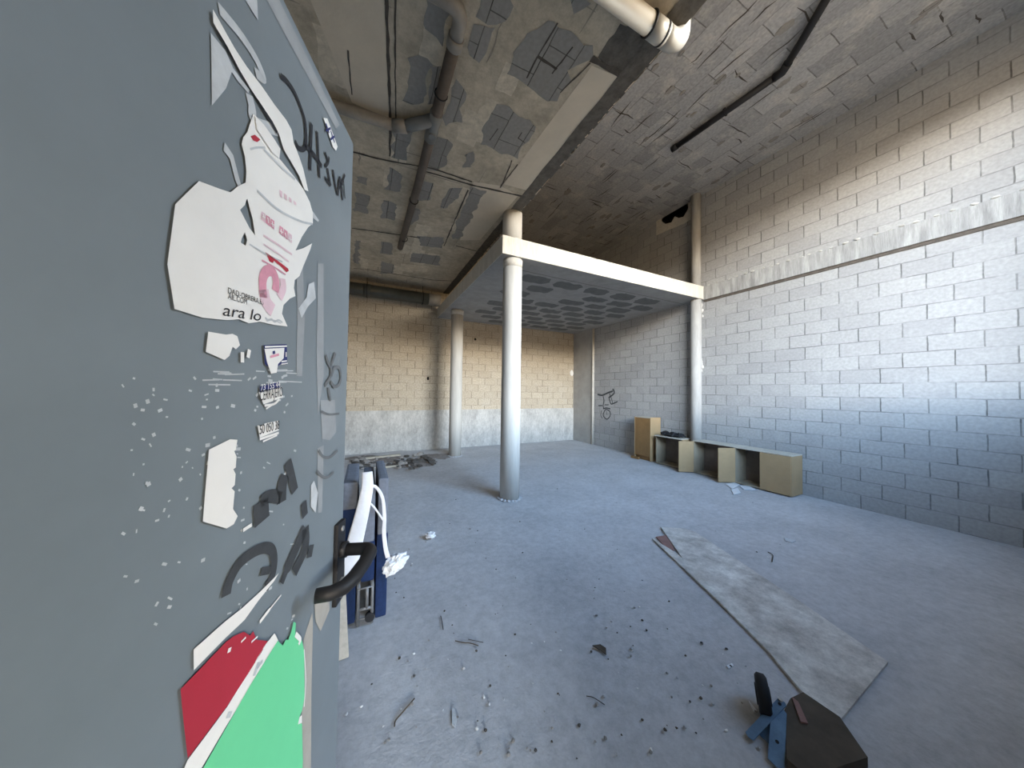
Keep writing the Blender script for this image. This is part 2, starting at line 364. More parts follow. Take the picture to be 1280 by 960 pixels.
# ---- low ceiling, its bare block patches and grooves
def cp(pts, z): return [tuple(fl(u, v, z)[:2]) for u, v in pts]
g = MB(); g.box((XL, FY1, HL), (SX1, YB, HR+.3)); Z = HL
D = [[(532, -8), (567, -8), (560, 30), (552, 55), (545, 48), (532, 40), (528, 27)], [(512, 75), (522, 69), (532, 75), (539, 82), (531, 130), (507, 129), (510, 108)],
     [(541, 83), (553, 86), (545, 130), (534, 130)], [(570, 100), (581, 116), (575, 150), (560, 157), (554, 145)], [(590, 32), (620, 32), (610, 58), (600, 77), (585, 67)],
     [(600, -8), (640, -8), (640, 22), (630, 28), (610, 33), (595, 22)], [(493, 165), (515, 165), (510, 200), (490, 198)],
     [(540, 170), (560, 172), (565, 180), (555, 207), (545, 215), (533, 212)], [(582, 192), (595, 191), (590, 212), (580, 210)], [(445, 220), (460, 222), (458, 230), (445, 228)],
     [(660, 42), (692, 25), (720, 47), (740, 57), (742, 72), (736, 75), (722, 82), (710, 90), (712, 102), (705, 112), (697, 125), (682, 125), (675, 115), (650, 102), (635, 95), (642, 62)],
     [(622, 130), (637, 135), (670, 160), (657, 180), (645, 197), (625, 190), (602, 180), (600, 162), (612, 150)],
     [(487, 210), (502, 217), (500, 240), (482, 237)], [(445, 240), (461, 245), (460, 267), (442, 265)], [(480, 250), (497, 255), (492, 275), (475, 272)],
     [(527, 225), (542, 230), (537, 252), (522, 252)], [(517, 260), (527, 262), (522, 275), (511, 282)], [(562, 235), (580, 235), (560, 260), (550, 260)],
     [(589, 233), (607, 238), (574, 300), (564, 298)], [(522, 295), (555, 297), (552, 310), (525, 307)], [(515, 315), (550, 320), (550, 332), (512, 327)],
     [(477, 302), (491, 305), (490, 318), (476, 317)], [(477, 327), (492, 330), (492, 342), (475, 342)], [(640, 300), (620, 318), (606, 318), (625, 298)],
     [(700, -10), (722, -10), (735, 10), (715, 12)], [(445, 300), (450, 300), (448, 330), (441, 328)]]
g.mi = 1
for k, d in enumerate(D): g.flat([jag(cp(d, Z), .05, .05, k)], lambda a, b: (a, b, Z-.003))
g.mi = 2   # smooth panels
for d in ([(740, 82), (772, 95), (667, 240), (630, 230)], [(592, 227), (625, 232), (648, 244), (600, 300), (575, 300)], [(385, -8), (480, -8), (486, 148), (440, 128)]):
    g.flat([cp(d, Z)], lambda a, b: (a, b, Z-.002))
g.mi = 4
g.flat([jag(cp([(748, 70), (775, 30), (815, 40), (828, 62), (792, 98), (768, 88)], Z), .03, .05)], lambda a, b: (a, b, Z-.002))
g.mi = 3   # grooves and cracks
for pts, w in (([(532, 214), (570, 225), (590, 231), (662, 247)], .03), ([(440, 285), (477, 290), (525, 297)], .03), ([(570, 307), (605, 316)], .03), ([(442, 335), (460, 337), (542, 350), (565, 351)], .03),
               ([(585, 237), (555, 307)], .02), ([(625, 234), (647, 205)], .012), ([(483, -8), (485, 60), (488, 150), (487, 195)], .022), ([(494, -8), (494, 60), (495, 150)], .012),
               ([(440, 189), (470, 197), (492, 202), (540, 210), (590, 227)], .025), ([(672, 70), (697, 28)], .012), ([(672, 70), (696, 86)], .02), ([(690, 92), (716, 58)], .012), ([(658, 97), (672, 70)], .012),
               ([(740, 72), (760, 84), (790, 98)], .045), ([(622, 160), (612, 175)], .012), ([(700, 115), (738, 78)], .012), ([(640, 200), (628, 230)], .012), ([(435, 62), (440, 118)], .012), ([(652, 165), (648, 172), (656, 178)], .012)):
    q = jag(cp(pts, Z), .008, .06)[:-max(1, int((Vector(cp(pts, Z)[0])-Vector(cp(pts, Z)[-1])).length/.06))] + [cp(pts, Z)[-1]]
    g.ribbon(q, [w*(.6+.7*random.random()) for _ in q], lambda a, b: (a, b, Z-.0045))
g.mi = 5   # trowel seams left by the shuttering
for k in range(60):
    x = random.uniform(-2.2, 1.55); y = random.uniform(.6, 8); l = random.uniform(.25, .9); al = random.random() < .7
    q = [(x+random.uniform(-.01, .01)+(0 if al else l*t), y+random.uniform(-.01, .01)+(l*t if al else 0)) for t in (0, .2, .4, .6, .8, 1)]
    g.ribbon(q, [.004]+[random.uniform(.006, .02) for _ in range(4)]+[.004], lambda a, b: (a, b, Z-.0015))
g.mi = 6
for k in range(26):
    x = random.uniform(-.3, 1.5); y = random.uniform(1.8, 7.5); w_, l = random.uniform(.07, .13), random.uniform(.25, .6)
    g.flat([jag([(x-w_, y-l*.5), (x+w_, y-l*.5), (x+w_, y+l*.5), (x-w_, y+l*.5)], .025, .07, k+50)], lambda a, b: (a, b, Z-.0008-.00007*k))
g.mi = 4   # rough concrete strip along the edge, beside the step
n = 70; pa = []; pb = []
for k in range(n+1):
    y = FY1+(YB-FY1)*k/n; pa.append((SX0+.012*noise.noise(Vector((0, y*3, 1))), y)); pb.append((SX1+.004, y))
g.flat([pa+pb[::-1]], lambda a, b: (a, b, Z-.005))
g.mi = 2
for k in range(60):
    y = random.uniform(1.6, 6); l = random.uniform(.03, .1); g.ribbon([(SX1-.006, y), (SX1-.008, y+l)], random.uniform(.006, .016), lambda a, b: (a, b, Z-.007))
struct(g.build('ceiling', [M['loceil'], M['patch'], M['panel'], M['groove'], M['rough'], M['seam'], M['smearpale']]))
# ---- high ceiling
g = MB(); g.box((SX1, FY1, HR), (XR+.25, YB, HR+.3)); Zr = HR
g.mi = 1
for k in range(120):
    x = SX1+.2+random.random()*4; y = .5+random.random()*7.5; a0 = random.choice((0, 0, math.pi/2))+random.uniform(-.1, .1); l = random.uniform(.15, .5)
    q = [(x+math.cos(a0+math.pi/2)*l*t, y+math.sin(a0+math.pi/2)*l*t) for t in (0, .35, .7, 1)]
    q = [(p[0]+random.uniform(-.015, .015), p[1]+random.uniform(-.015, .015)) for p in q]
    g.ribbon(q, [.004, .02, .015, .004], lambda a, b: (a, b, Zr-.004))
g.mi = 2
for k in range(70):
    x = SX1+.2+random.random()*4; y = .5+random.random()*7.5
    g.rock((x, y, Zr-.016), random.uniform(.02, .07), k, (1, 1.8, .3))
struct(g.build('ceiling', [M['hiceil'], M['groove'], M['patch']]))

# ------------------------------------------------------------------ mezzanine
g = MB(); g.box((MX0, MY0, ZB), (XR, YB, ZT), bev=.008)
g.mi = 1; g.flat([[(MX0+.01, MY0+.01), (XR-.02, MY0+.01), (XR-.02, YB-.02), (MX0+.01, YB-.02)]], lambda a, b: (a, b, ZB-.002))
g.mi = 2
rows = [MY0+.68+.42*k for k in range(9)]
for j, y in enumerate(rows):
    for i in range(6):
        x = 2.7+.70*i+(.33 if j % 2 else 0)
        if x > 6.0 or random.random() < .08: continue
        w = random.uniform(.25, .31); h_ = random.uniform(.145, .175)
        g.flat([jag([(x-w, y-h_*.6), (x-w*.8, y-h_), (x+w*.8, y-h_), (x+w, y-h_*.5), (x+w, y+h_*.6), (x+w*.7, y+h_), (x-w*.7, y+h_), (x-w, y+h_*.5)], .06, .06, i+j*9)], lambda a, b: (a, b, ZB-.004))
g.mi = 3
for y in (MY0+.42,): g.ribbon([(MX0+.3, y), (3.5, y+.02), (5, y-.01), (6.4, y)], .012, lambda a, b: (a, b, ZB-.004))
g.mi = 4; g.flat([[(MX0+.03, MY0+.03), (XR-.02, MY0+.03), (XR-.02, YB-.02), (MX0+.03, YB-.02)]], lambda a, b: (a, b, ZT+.003))  # unseen dark sheet added on top to cut light bouncing to the ceiling
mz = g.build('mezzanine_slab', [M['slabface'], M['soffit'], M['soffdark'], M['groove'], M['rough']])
tag(mz, 'raised concrete platform slab with pale front edge, carried on round columns', 'platform')

def column(x, y, ztop, r, label):
    c = empty('concrete_column', (x, y, 0))
    b = MB(); b.tube([(0, 0, -.03), (0, 0, .9), (0, 0, 1.8), (0, 0, 1.805), (0, 0, 2.7), (0, 0, ztop)], [r*1.01, r, r, r*.985, r*.985, r*.98], 40)
    b.build('shaft', M['column'], c)
    b = MB(); b.tube([(0, 0, ztop-.13), (0, 0, ztop-.012)], [r*.99, r*1.02], 40); b.build('collar', M['conc'], c)
    b = MB()
    for k in range(18):
        t = k/18*2*math.pi; b.rock((math.cos(t)*(r+.015), math.sin(t)*(r+.015), -.012), random.uniform(.02, .04), k, (1, 1, .5))
    b.build('mortar_footing', M['floor'], c)
    return tag(c, label, 'column', 'round concrete columns under the platform')
column(2.0, 4.19, ZB+.002, .148, 'thick round concrete column at the front corner of the raised platform')
column(2.03, 7.42, ZB+.002, .15, 'round concrete column standing near the back block wall')
g = MB(); r = .15; g.tube([(1.99, 4.20, ZT-.005), (1.99, 4.20, HL+.002)], r, 40)
g.mi = 1
for k in range(16):
    t = math.pi+k/15*math.pi; g.rock((1.99+math.cos(t)*r, 4.20+math.sin(t)*r, ZT-.01), random.uniform(.015, .03), k, (1, 1, .6))
st = g.build('column_stub', [M['column'], M['conc']]); tag(st, 'short column piece between the platform top and the low ceiling', 'column')
# post on the right wall
px_ = XR-.10
g = empty('wall_post', (px_, 4.14, 0))
b = MB(); b.tube([(0, 0, -.02), (0, 0, ZB-.002)], .105, 28); b.build('lower_pipe', M['postgrey'], g)
b = MB(); b.tube([(0, 0, ZT+.002), (0, 0, HR+.01)], .095, 28); b.build('upper_pipe', M['postgrey'], g)
for k in range(14):
    z = random.choice((random.uniform(1.9, 2.3), random.uniform(3.2, 3.55), random.uniform(3.2, 3.55)))
    b = MB(); b.rock((.06+random.uniform(-.03, .02), -.09+random.uniform(-.02, .02), z), random.uniform(.015, .04), k, (.7, .7, 1.2)); b.build('mortar_lump', M['plinth'], g)
tag(g, 'slender round post running up the right block wall past the platform corner', 'post')

# ------------------------------------------------------------------ pipes
def arc(c, a, b, r, n=8):
    """quarter bend about c from direction a to b"""
    c = Vector(c); a = Vector(a); b = Vector(b); return [c+(a*math.cos(t)+b*math.sin(t))*r for t in [k/n*math.pi/2 for k in range(n+1)]]
# big pale drain under the low ceiling
zc = HL-.095; yc = fl(812, 30, zc).y
p = empty('drain_pipe', (0, yc, zc)); r = .066; ex = fl(845, 46, zc).x-.10
b = MB(); b.tube([(-1.4, 0, 0), (ex-.04, 0, 0)], r, 32); b.build('pipe', M['pvc'], p)
b = MB(); b.tube([(ex-.14, 0, 0), (ex+.01, 0, 0)], r*1.09, 32); b.build('socket', M['pvc'], p)
b = MB(); b.tube([(ex-.02, 0, 0), (ex-.005, 0, 0)], r*1.13, 32); b.build('seal_ring', M['black'], p)
b = MB(); b.tube([(ex, 0, 0)]+[Vector(q) for q in arc((ex+.06, 0, .13), (0, 0, -1), (1, 0, 0), .13)]+[(ex+.19, 0, .21)], r*1.04, 32)
b.build('elbow', M['pvc'], p)
b = MB(); b.tube([(ex+.19, 0, .16), (ex+.19, 0, .24)], r*1.12, 32); b.build('upper_socket', M['pvc'], p)
b = MB(); b.tube([(ex+.19, 0, .22), (ex+.19, 0, HR-zc)], r, 32); b.build('riser', M['pvcdirty'], p)
b = MB(); b.tube([(ex-.14, (r+.006)*math.cos(t), (r+.006)*math.sin(t)) for t in [k/24*2*math.pi for k in range(25)]], .008, 8); b.build('hanger_strap', M['black'], p)
b = MB(); b.tube([(ex-.14, 0, r), (ex-.13, .01, .095)], .006, 8); b.build('hanger_rod', M['steel'], p)
tag(p, 'wide pale plastic drain pipe with an elbow below the ceiling step', 'pipe')
# thin branching drain
zc = HL-.075
p = empty('drain_pipe', (.555, 3.0, zc))
b = MB(); b.tube([(0, -.85, 0), (.0, 1.0, 0), (-.03, 3.0, 0)], .05, 20); b.build('pipe', M['pvcbrown'], p)
b = MB(); b.tube([(0, -.80, 0), (0, -.86, 0)]+[Vector(q) for q in arc((-.10, -.88, 0), (1, 0, 0), (0, -1, 0), .10)]+[(-.4, -.99, 0)], .052, 20)
b.tube([(0, -.80, 0), (0, -.72, 0)], .06, 20); b.build('elbow', M['pvcdirty'], p)
b = MB(); b.tube([(0, -.10, 0), (0, .24, 0)], .06, 20); b.tube([(0, -.02, 0), (-.16, .12, 0), (-.26, .20, 0)], .055, 20)
b.tube([(.0, .12, 0), (.0, .12, -.075)], .035, 14); b.build('branch_joint', M['pvcgrey'], p)
b = MB(); b.tube([(-.24, .19, 0), (-.36, .24, 0)], .06, 20); b.tube([(-.34, .235, 0), (-.6, .25, 0), (-2.9, .33, 0)], .05, 20); b.build('side_pipe', M['pvcdirty'], p)
for y in (-.3, 1.4, 2.6):
    b = MB(); b.tube([(.056*math.cos(t)-.003, y, .056*math.sin(t)) for t in [k/16*2*math.pi for k in range(17)]], .006, 8); b.tube([(0, y, .055), (0, y, .074)], .005, 8); b.build('pipe_clip', M['black'], p)
tag(p, 'long thin brown drain pipe with side branch under the low ceiling', 'pipe')
# big dark drain at the back wall
p = empty('drain_pipe', (0, 8.2, 4.02))
b = MB(); b.tube([(-2.38, 0, 0), (1.74, 0, 0)], .15, 32); b.build('pipe', M['pvcdark'], p)
b = MB(); b.tube([(1.45, 0, 0), (1.75, 0, 0)], .158, 32); b.build('socket', M['pvcdirty'], p)
b = MB(); b.tube([(-.1, 0, 0), (.06, 0, 0)], .16, 32); b.build('socket', M['pvcdark'], p)
for x in (-1.4, -.02, 1.3):
    b = MB(); b.tube([(x, .165*math.cos(t), .165*math.sin(t)) for t in [k/24*2*math.pi for k in range(25)]], .008, 8); b.tube([(x, 0, .16), (x, 0, HL-4.02)], .006, 8)
    b.build('hanger_strap', M['black'], p)
tag(p, 'fat dark grey drain pipe along the top of the back wall', 'pipe')
# black pipe on the high ceiling
zc = HR-.07
p = empty('drain_pipe', (4.7, 2.6, zc))
q0, q1, q2, q3 = (fl(840, 187, zc), fl(978, 90, zc), fl(1003, 50, zc), fl(1050, -30, zc))
P = [Vector(v)-Vector((4.7, 2.6, zc)) for v in (q0, q1, q2, q3)]
b = MB(); b.tube([P[0], P[1]], .043, 18); b.tube([P[1], P[2], P[3]], .043, 18); b.build('pipe', M['black'], p)
b = MB(); b.tube([P[1].lerp(P[0], .06), P[1], P[1].lerp(P[2], .3)], .052, 18); b.build('joint', M['black'], p)
b = MB(); b.tube([P[0].lerp(P[1], .06), P[0]], .05, 18); b.build('end_socket', M['black'], p)
mid = P[0].lerp(P[1], .55)
b = MB(); b.tube([mid+Vector((.05*math.cos(t), 0, .05*math.sin(t))) for t in [k/16*2*math.pi for k in range(17)]], .007, 8); b.tube([mid+Vector((0, 0, .05)), mid+Vector((0, 0, .07))], .008, 8); b.build('pipe_clip', M['rubber'], p)
tag(p, 'thin black pipe running under the high ceiling near the right wall', 'pipe')

# ------------------------------------------------------------------ the open door
c0 = fl(442, 180, 2.1); c1 = fl(355, 0, 2.1); dd = (c0-c1); dd.z = 0; dd.normalize()
DL = .93; hinge = Vector((c0.x, c0.y, 0))-dd*DL
nn = Vector((dd.y, -dd.x, 0))
door = empty('door_1', hinge, math.atan2(dd.y, dd.x)); struct(door)
tag(door, 'open grey metal door covered with torn posters, stickers and graffiti', 'door')
def dp(u, v):
    q = on(u, v, nn, c0.dot(nn)); return ((q-hinge).dot(dd), q.z)
def DP(pts): return [dp(*q) for q in pts]
def onface(k): return lambda a, b: (a, -.0006*k, b)
b = MB(); b.box((0, 0, .012), (DL, .045, 2.10), bev=.003); b.build('door_leaf', M['doorpaint'], door)
b = MB(); b.box((DL-.001, .004, .014), (DL+.004, .041, 2.098)); b.build('door_edge_strip', M['worn'], door)
b = MB()
for z in (.3, 1.05, 1.8): b.tube([(-.006, .0, z-.06), (-.006, .0, z+.06)], .009, 12)
b.build('door_hinge', M['steel'], door)

def decal(name, mats, layers, label=None, parent=door):
    """layers: (material slot, height, kind, data)"""
    b = MB()
    for mi, k, kind, data in layers:
        b.mi = mi
        if kind == 'poly': b.flat([jag(DP(data), .0025, .012, k+len(data))], onface(k))
        elif kind == 'polyh': b.flat([DP(l) for l in data], onface(k))
        elif kind == 'line':
            pts, w = data; q = catmull([(*p, 0) for p in DP(pts)], 6) if len(pts) > 2 else [Vector((*p, 0)) for p in DP(pts)]
            b.ribbon(q, w, onface(k))
        elif kind == 'text':
            s, px0, px1, hgt, sl = data   # left baseline pixel, right baseline pixel, letter height
            tcv = bpy.data.curves.new('t', 'FONT'); tcv.body = s; to = bpy.data.objects.new('t', tcv); COL.objects.link(to)
            dg = bpy.context.evaluated_depsgraph_get(); dg.update(); me = bpy.data.meshes.new_from_object(to.evaluated_get(dg))
            xs = [v.co.x for v in me.vertices]; wd = max(xs)-min(xs); mnx = min(xs)
            A = Vector(dp(*px0)); B = Vector(dp(*px1))
            tb = bmesh.new(); tb.from_mesh(me)
            for v in tb.verts:
                t = (v.co.x-mnx)/wd; yy = v.co.y/.7*hgt
                q = A.lerp(B, t); v.co = Vector((q.x+yy*sl, -.0006*k, q.y+yy))
            b.merge(tb); bpy.data.objects.remove(to); bpy.data.curves.remove(tcv); bpy.data.meshes.remove(me)
    o = b.build(name, mats, parent)
    if label: o['label'] = label
    return o
# paint wear first
decal('paint_wear', [M['worn'], M['primer'], M['papergrey'], M['spray']], [
    (0, 1, 'poly', [(330, -6), (346, -6), (385, 75), (424, 156), (419, 160), (376, 80)]),
    (0, 1, 'poly', [(370, 330), (378, 330), (380, 400), (377, 470), (370, 470), (371, 400)]), (0, 1, 'poly', [(397, 330), (404, 330), (404, 470), (397, 520), (395, 440)]),
    (0, 1, 'poly', [(400, 500), (418, 500), (420, 540), (412, 550), (402, 548)]), (0, 1, 'poly', [(396, 560), (404, 556), (402, 640), (397, 640)]),
    (1, 1, 'poly', [(379, 800), (390, 765), (391, 775), (389, 870), (388, 960), (384, 1010), (374, 1010)]),
    (1, 2, 'poly', [(392, 748), (400, 740), (411, 735), (411, 762), (400, 788), (394, 775)]),
    (2, 2, 'line', ([(310, 118), (314, 135), (317, 152), (345, 163)], [.012]*30)), (2, 2, 'line', ([(272, 10), (297, 40), (312, 62), (322, 80), (328, 97), (318, 91)], .010)),
    (2, 2, 'poly', [(303, -4), (319, -4), (321, 25), (315, 16)]), (2, 2, 'poly', [(280, 62), (290, 84), (311, 112), (309, 115), (296, 100), (288, 88), (280, 108), (262, 130), (262, 40)]),
    (2, 2, 'poly', [(280, 180), (290, 195), (299, 230), (305, 240), (300, 245), (292, 225), (286, 200), (278, 190)]),
    (2, 2, 'poly', [(385, 355), (392, 352), (394, 372), (384, 383), (376, 398), (372, 386), (382, 372)]),
    (2, 2, 'poly', [(389, 262), (398, 275), (397, 277), (388, 270)]),
    (2, 2, 'poly', [(388, 606), (392, 600), (397, 615), (394, 640), (388, 632)]),
], 'worn paint, primer and glue residue on the door')
# scuffs
sc = []
for k in range(110):
    u = random.uniform(150, 372); v = random.uniform(470, 640) if k < 80 else random.uniform(640, 790); l = random.uniform(1.5, 6); a = random.uniform(-.5, .9)
    sc.append((0, 1, 'line', ([(u, v), (u+l*math.cos(a), v-l*math.sin(a))], random.uniform(.0012, .0035))))
for k in range(14):
    u = random.uniform(240, 370); v = random.uniform(462, 482); sc.append((0, 1, 'line', ([(u, v), (u+random.uniform(10, 30), v+random.uniform(-1, 2))], .0014)))
decal('scratches', [M['papergrey']], sc, 'pale scratches in the door paint')
# marker and spray graffiti
decal('graffiti', [M['ink'], M['spray'], M['faint']], [
    (0, 3, 'line', ([(349, 93), (351, 96), (357, 101), (366, 114), (373, 130), (379, 148), (381, 165), (381, 178), (378, 186), (372, 185), (367, 176)], .0065)),
    (0, 3, 'line', ([(388, 154), (386, 212)], .007)), (0, 3, 'line', ([(395, 164), (398, 222)], .006)), (0, 3, 'line', ([(379, 180), (390, 192), (401, 208)], .008)),
    (0, 3, 'line', ([(405, 190), (409, 202)], .006)), (0, 3, 'line', ([(405, 208), (409, 203), (410, 196)], .005)), (0, 3, 'line', ([(405, 222), (412, 232)], .006)), (0, 3, 'line', ([(412, 232), (408, 210)], .006)),
    (0, 3, 'line', ([(415, 212), (418, 232), (421, 244)], .006)), (0, 3, 'line', ([(421, 244), (424, 222), (427, 250)], .006)), (0, 3, 'line', ([(424, 235), (430, 218)], .005)), (0, 3, 'line', ([(428, 222), (430, 248)], .004)),
    (2, 3, 'line', ([(406, 444), (409, 453), (412, 459)], .007)), (2, 3, 'line', ([(418, 441), (413, 457), (412, 470), (405, 482)], .007)),
    (2, 3, 'line', ([(413, 470), (417, 460), (423, 460), (425, 470), (423, 480), (417, 483), (412, 477)], .007)), (2, 3, 'line', ([(409, 484), (412, 501)], .007)),
    (2, 3, 'line', ([(400, 514), (410, 518), (423, 517)], .004)), (2, 3, 'line', ([(397, 563), (403, 571), (412, 571), (421, 563)], .005)), (2, 3, 'line', ([(395, 589), (402, 596), (409, 596), (416, 590)], .005)),
    (1, 3, 'line', ([(326, 652), (325, 640), (324, 626)], [.026]*13)), (1, 3, 'line', ([(324, 627), (336, 620), (350, 622)], .016)), (1, 3, 'line', ([(355, 594), (351, 608), (350, 628)], .02)), (1, 3, 'line', ([(358, 577), (362, 592), (367, 614)], .016)),
    (1, 3, 'line', ([(378, 628), (380, 645)], .015)), (1, 3, 'line', ([(350, 729), (362, 700), (380, 660)], [.012]*4+[.02]*9)), (1, 3, 'line', ([(380, 660), (380, 685), (366, 716)], .02)), (1, 3, 'line', ([(388, 681), (385, 697)], .016)),
    (1, 3, 'line', ([(280, 745), (284, 728), (296, 706), (312, 692), (328, 685), (338, 688), (341, 702), (338, 722), (330, 735)], .013)), (1, 3, 'line', ([(332, 708), (329, 719)], .02)),
], 'black marker and spray scrawls')
# torn poster
b = None
outer = [(314, 142), (325, 153), (338, 172), (346, 184), (346, 197), (355, 208), (365, 220), (377, 236), (385, 252), (389, 266), (389, 279), (383, 284), (375, 296), (367, 313), (377, 310), (388, 304), (386, 311), (378, 330), (372, 345), (366, 350),
         (365, 360), (367, 370), (360, 373), (352, 381), (350, 392), (357, 408), (340, 406), (322, 402), (308, 404), (296, 399), (280, 400), (250, 397), (214, 386), (205, 330), (215, 255), (245, 226), (272, 236), (285, 240), (295, 232), (304, 228), (305, 214), (303, 195), (299, 180), (301, 171), (306, 165), (311, 150)]
h1 = [(297, 262), (303, 256), (306, 248), (313, 274), (316, 294), (309, 285)]; h2 = [(299, 298), (303, 290), (306, 300), (304, 307), (298, 303)]
post = decal('torn_poster', [M['paper'], M['pink'], M['palepink'], M['redpaint'], M['ink'], M['papergrey']], [
    (0, 4, 'polyh', [outer, h1, h2]),
    (3, 5, 'poly', [(310, 170), (315, 168), (322, 174), (318, 177), (313, 175)]), (5, 5, 'line', ([(309, 186), (318, 184), (328, 184)], .002)),
    (0, 6, 'poly', [(314, 143), (325, 154), (338, 172), (346, 185), (345, 197), (336, 190), (326, 175), (316, 160)]),
    (5, 5, 'line', ([(318, 238), (345, 262), (372, 276), (388, 280)], .003)), (5, 5, 'line', ([(326, 186), (336, 196), (350, 210), (366, 224)], .003)),
    (5, 5, 'line', ([(308, 305), (330, 318), (350, 327)], .002)),
    *[(2, 5, 'poly', [(345.5+6*k, 237+4.6*k), (349+6*k, 240+4.6*k), (349.5+6*k, 248+4.2*k-k), (346.5+6*k, 246+4.2*k-k)]) for k in range(4)],
    *[(1 if k % 3 else 2, 5, 'poly', [(323.5+5.6*k, 263+4.7*k), (328+5.6*k, 266.5+4.7*k), (328+5.6*k, 278+4.5*k), (322.8+5.6*k, 273+4.5*k)]) for k in (0, 1, 2, 4, 5, 6)],
    *[(0, 6, 'line', ([(325+5.6*k, 267+4.7*k), (326+5.6*k, 274+4.6*k)], .0016)) for k in (0, 1, 2, 4, 5, 6)], *[(0, 6, 'line', ([(323.5+5.6*k, 270+4.6*k), (328+5.6*k, 272+4.6*k)], .001)) for k in (0, 2, 4, 6)],
    (2, 5, 'line', ([(326, 294), (345, 306), (362, 318)], .0025)), (2, 5, 'line', ([(326, 305), (345, 317), (358, 327)], .002)),
    (3, 5, 'poly', [(328, 314), (340, 322), (357, 335), (358, 338), (355, 340), (350, 334), (339, 325), (338, 328), (334, 326)]), (1, 5, 'line', ([(324, 325), (340, 334), (354, 343)], .002)),
    (1, 5, 'line', ([(326, 372), (325, 350), (330, 339), (338, 340), (342, 352), (341, 364)], .013)), (2, 5, 'line', ([(326, 362), (330, 378), (338, 388)], .018)), (2, 5, 'line', ([(350, 348), (351, 360), (346, 372)], .012)),
    (4, 5, 'text', ('DAD-OBRERA.ES', (281, 366), (326, 381), .0058, 0)), (4, 5, 'text', ('AIL.COM', (281, 373), (305, 380.5), .0058, 0)),
    (4, 5, 'text', ('ara lo', (274, 394), (322, 401), .0125, .2)), (5, 5, 'line', ([(328, 397), (332, 400), (336, 399), (340, 402), (345, 400), (350, 403)], .0025)), (5, 5, 'line', ([(330, 401), (338, 400), (348, 404)], .0015)),
], 'torn white poster with faded pink and black print')
decal('torn_tape', [M['paper'], M['ink']], [
    (1, 4, 'line', ([(268, 35), (280, 55), (300, 90), (322, 127), (344, 165)], .006)),  # shade beside the tape, painted as a thin dark line
    (0, 5, 'poly', [(262, 12), (280, 43), (290, 60), (305, 82), (325, 108), (340, 130), (355, 150), (362, 163), (365, 180), (372, 198), (377, 213), (383, 240), (378, 238), (372, 222), (362, 205), (352, 188), (346, 168), (338, 152), (325, 132), (310, 110), (295, 85), (280, 57), (262, 28)]),
], 'torn strip of white tape with a painted shade line')
decal('paper_remnant', [M['paper'], M['papergrey']], [
    (0, 4, 'poly', [(280, 419), (288, 418), (294, 421), (297, 432), (292, 437), (288, 434), (284, 445), (278, 450), (255, 440), (258, 415)]),
    (0, 4, 'line', ([(300, 440), (300, 453)], .005)), (0, 4, 'line', ([(309, 437), (307, 447)], .005)),
    (0, 4, 'poly', [(284, 548), (293, 549), (291, 562), (289, 563), (292, 570), (291, 584), (288, 586), (291, 592), (290, 606), (286, 610), (290, 614), (288, 636), (294, 645), (289, 655), (280, 660), (250, 650), (258, 560)]),
    (0, 4, 'line', ([(301, 663), (312, 656)], .004))], 'scraps of white paper')
stickers = [
    ('blue and white sticker near the top corner', [M['paper'], M['navy']], [(0, 4, 'poly', [(402, 146), (407, 147), (420, 182), (418, 187), (414, 182)]), (1, 5, 'line', ([(405, 154), (409, 166)], .004)), (1, 5, 'line', ([(411, 163), (416, 178)], .004)), (1, 5, 'line', ([(405, 163), (411, 160)], .003)), (1, 5, 'line', ([(411, 174), (416, 170)], .003))]),
    ('half torn blue bordered sticker', [M['paper'], M['navy'], M['pink']], [(1, 4, 'poly', [(326, 432), (356, 431), (357, 456), (348, 456), (343, 460), (332, 459), (328, 456)]), (0, 5, 'poly', [(328, 436), (353, 435), (352, 448), (345, 455), (343, 466), (336, 467), (331, 452)]), (2, 6, 'line', ([(334, 446), (345, 443)], .003)), (1, 6, 'line', ([(337, 441), (340, 440)], .004)), (0, 6, 'line', ([(327, 433.5), (355, 432.5)], .002)), (0, 6, 'line', ([(354, 440), (354, 446)], .002)), (0, 6, 'line', ([(348, 452), (355, 451)], .002)), (0, 6, 'line', ([(348, 455), (356, 454)], .0015))]),
    ('locksmith sticker reading 73 155 44 CERRAJERO', [M['paper'], M['navy'], M['ink']], [(1, 4, 'poly', [(322, 482), (347, 477), (348, 485), (322, 490)]), (0, 4, 'poly', [(321, 490), (348, 485), (351, 497), (340, 501), (327, 505)]), (0, 4, 'line', ([(328, 507), (340, 505), (347, 499)], .003)), (0, 4, 'line', ([(330, 511), (341, 504)], .002)), (0, 5, 'text', ('73 155 44', (322.5, 488.5), (347, 483.5), .0075, 0)), (2, 5, 'text', ('CERRAJERO', (321.5, 501), (350, 495), .0125, 0))]),
    ('torn white sticker reading 50 050 38', [M['paper'], M['ink']], [(0, 4, 'poly', [(319, 531), (323, 533), (328, 529), (345, 526), (346, 538), (322, 547)]), (0, 4, 'line', ([(322, 549), (346, 541)], .003)), (0, 4, 'line', ([(326, 552), (344, 544)], .002)), (1, 5, 'text', ('50 050 38', (321, 543), (346, 536), .011, 0))]),
]
for lab, mats, lay in stickers: decal('sticker', mats, lay, lab)
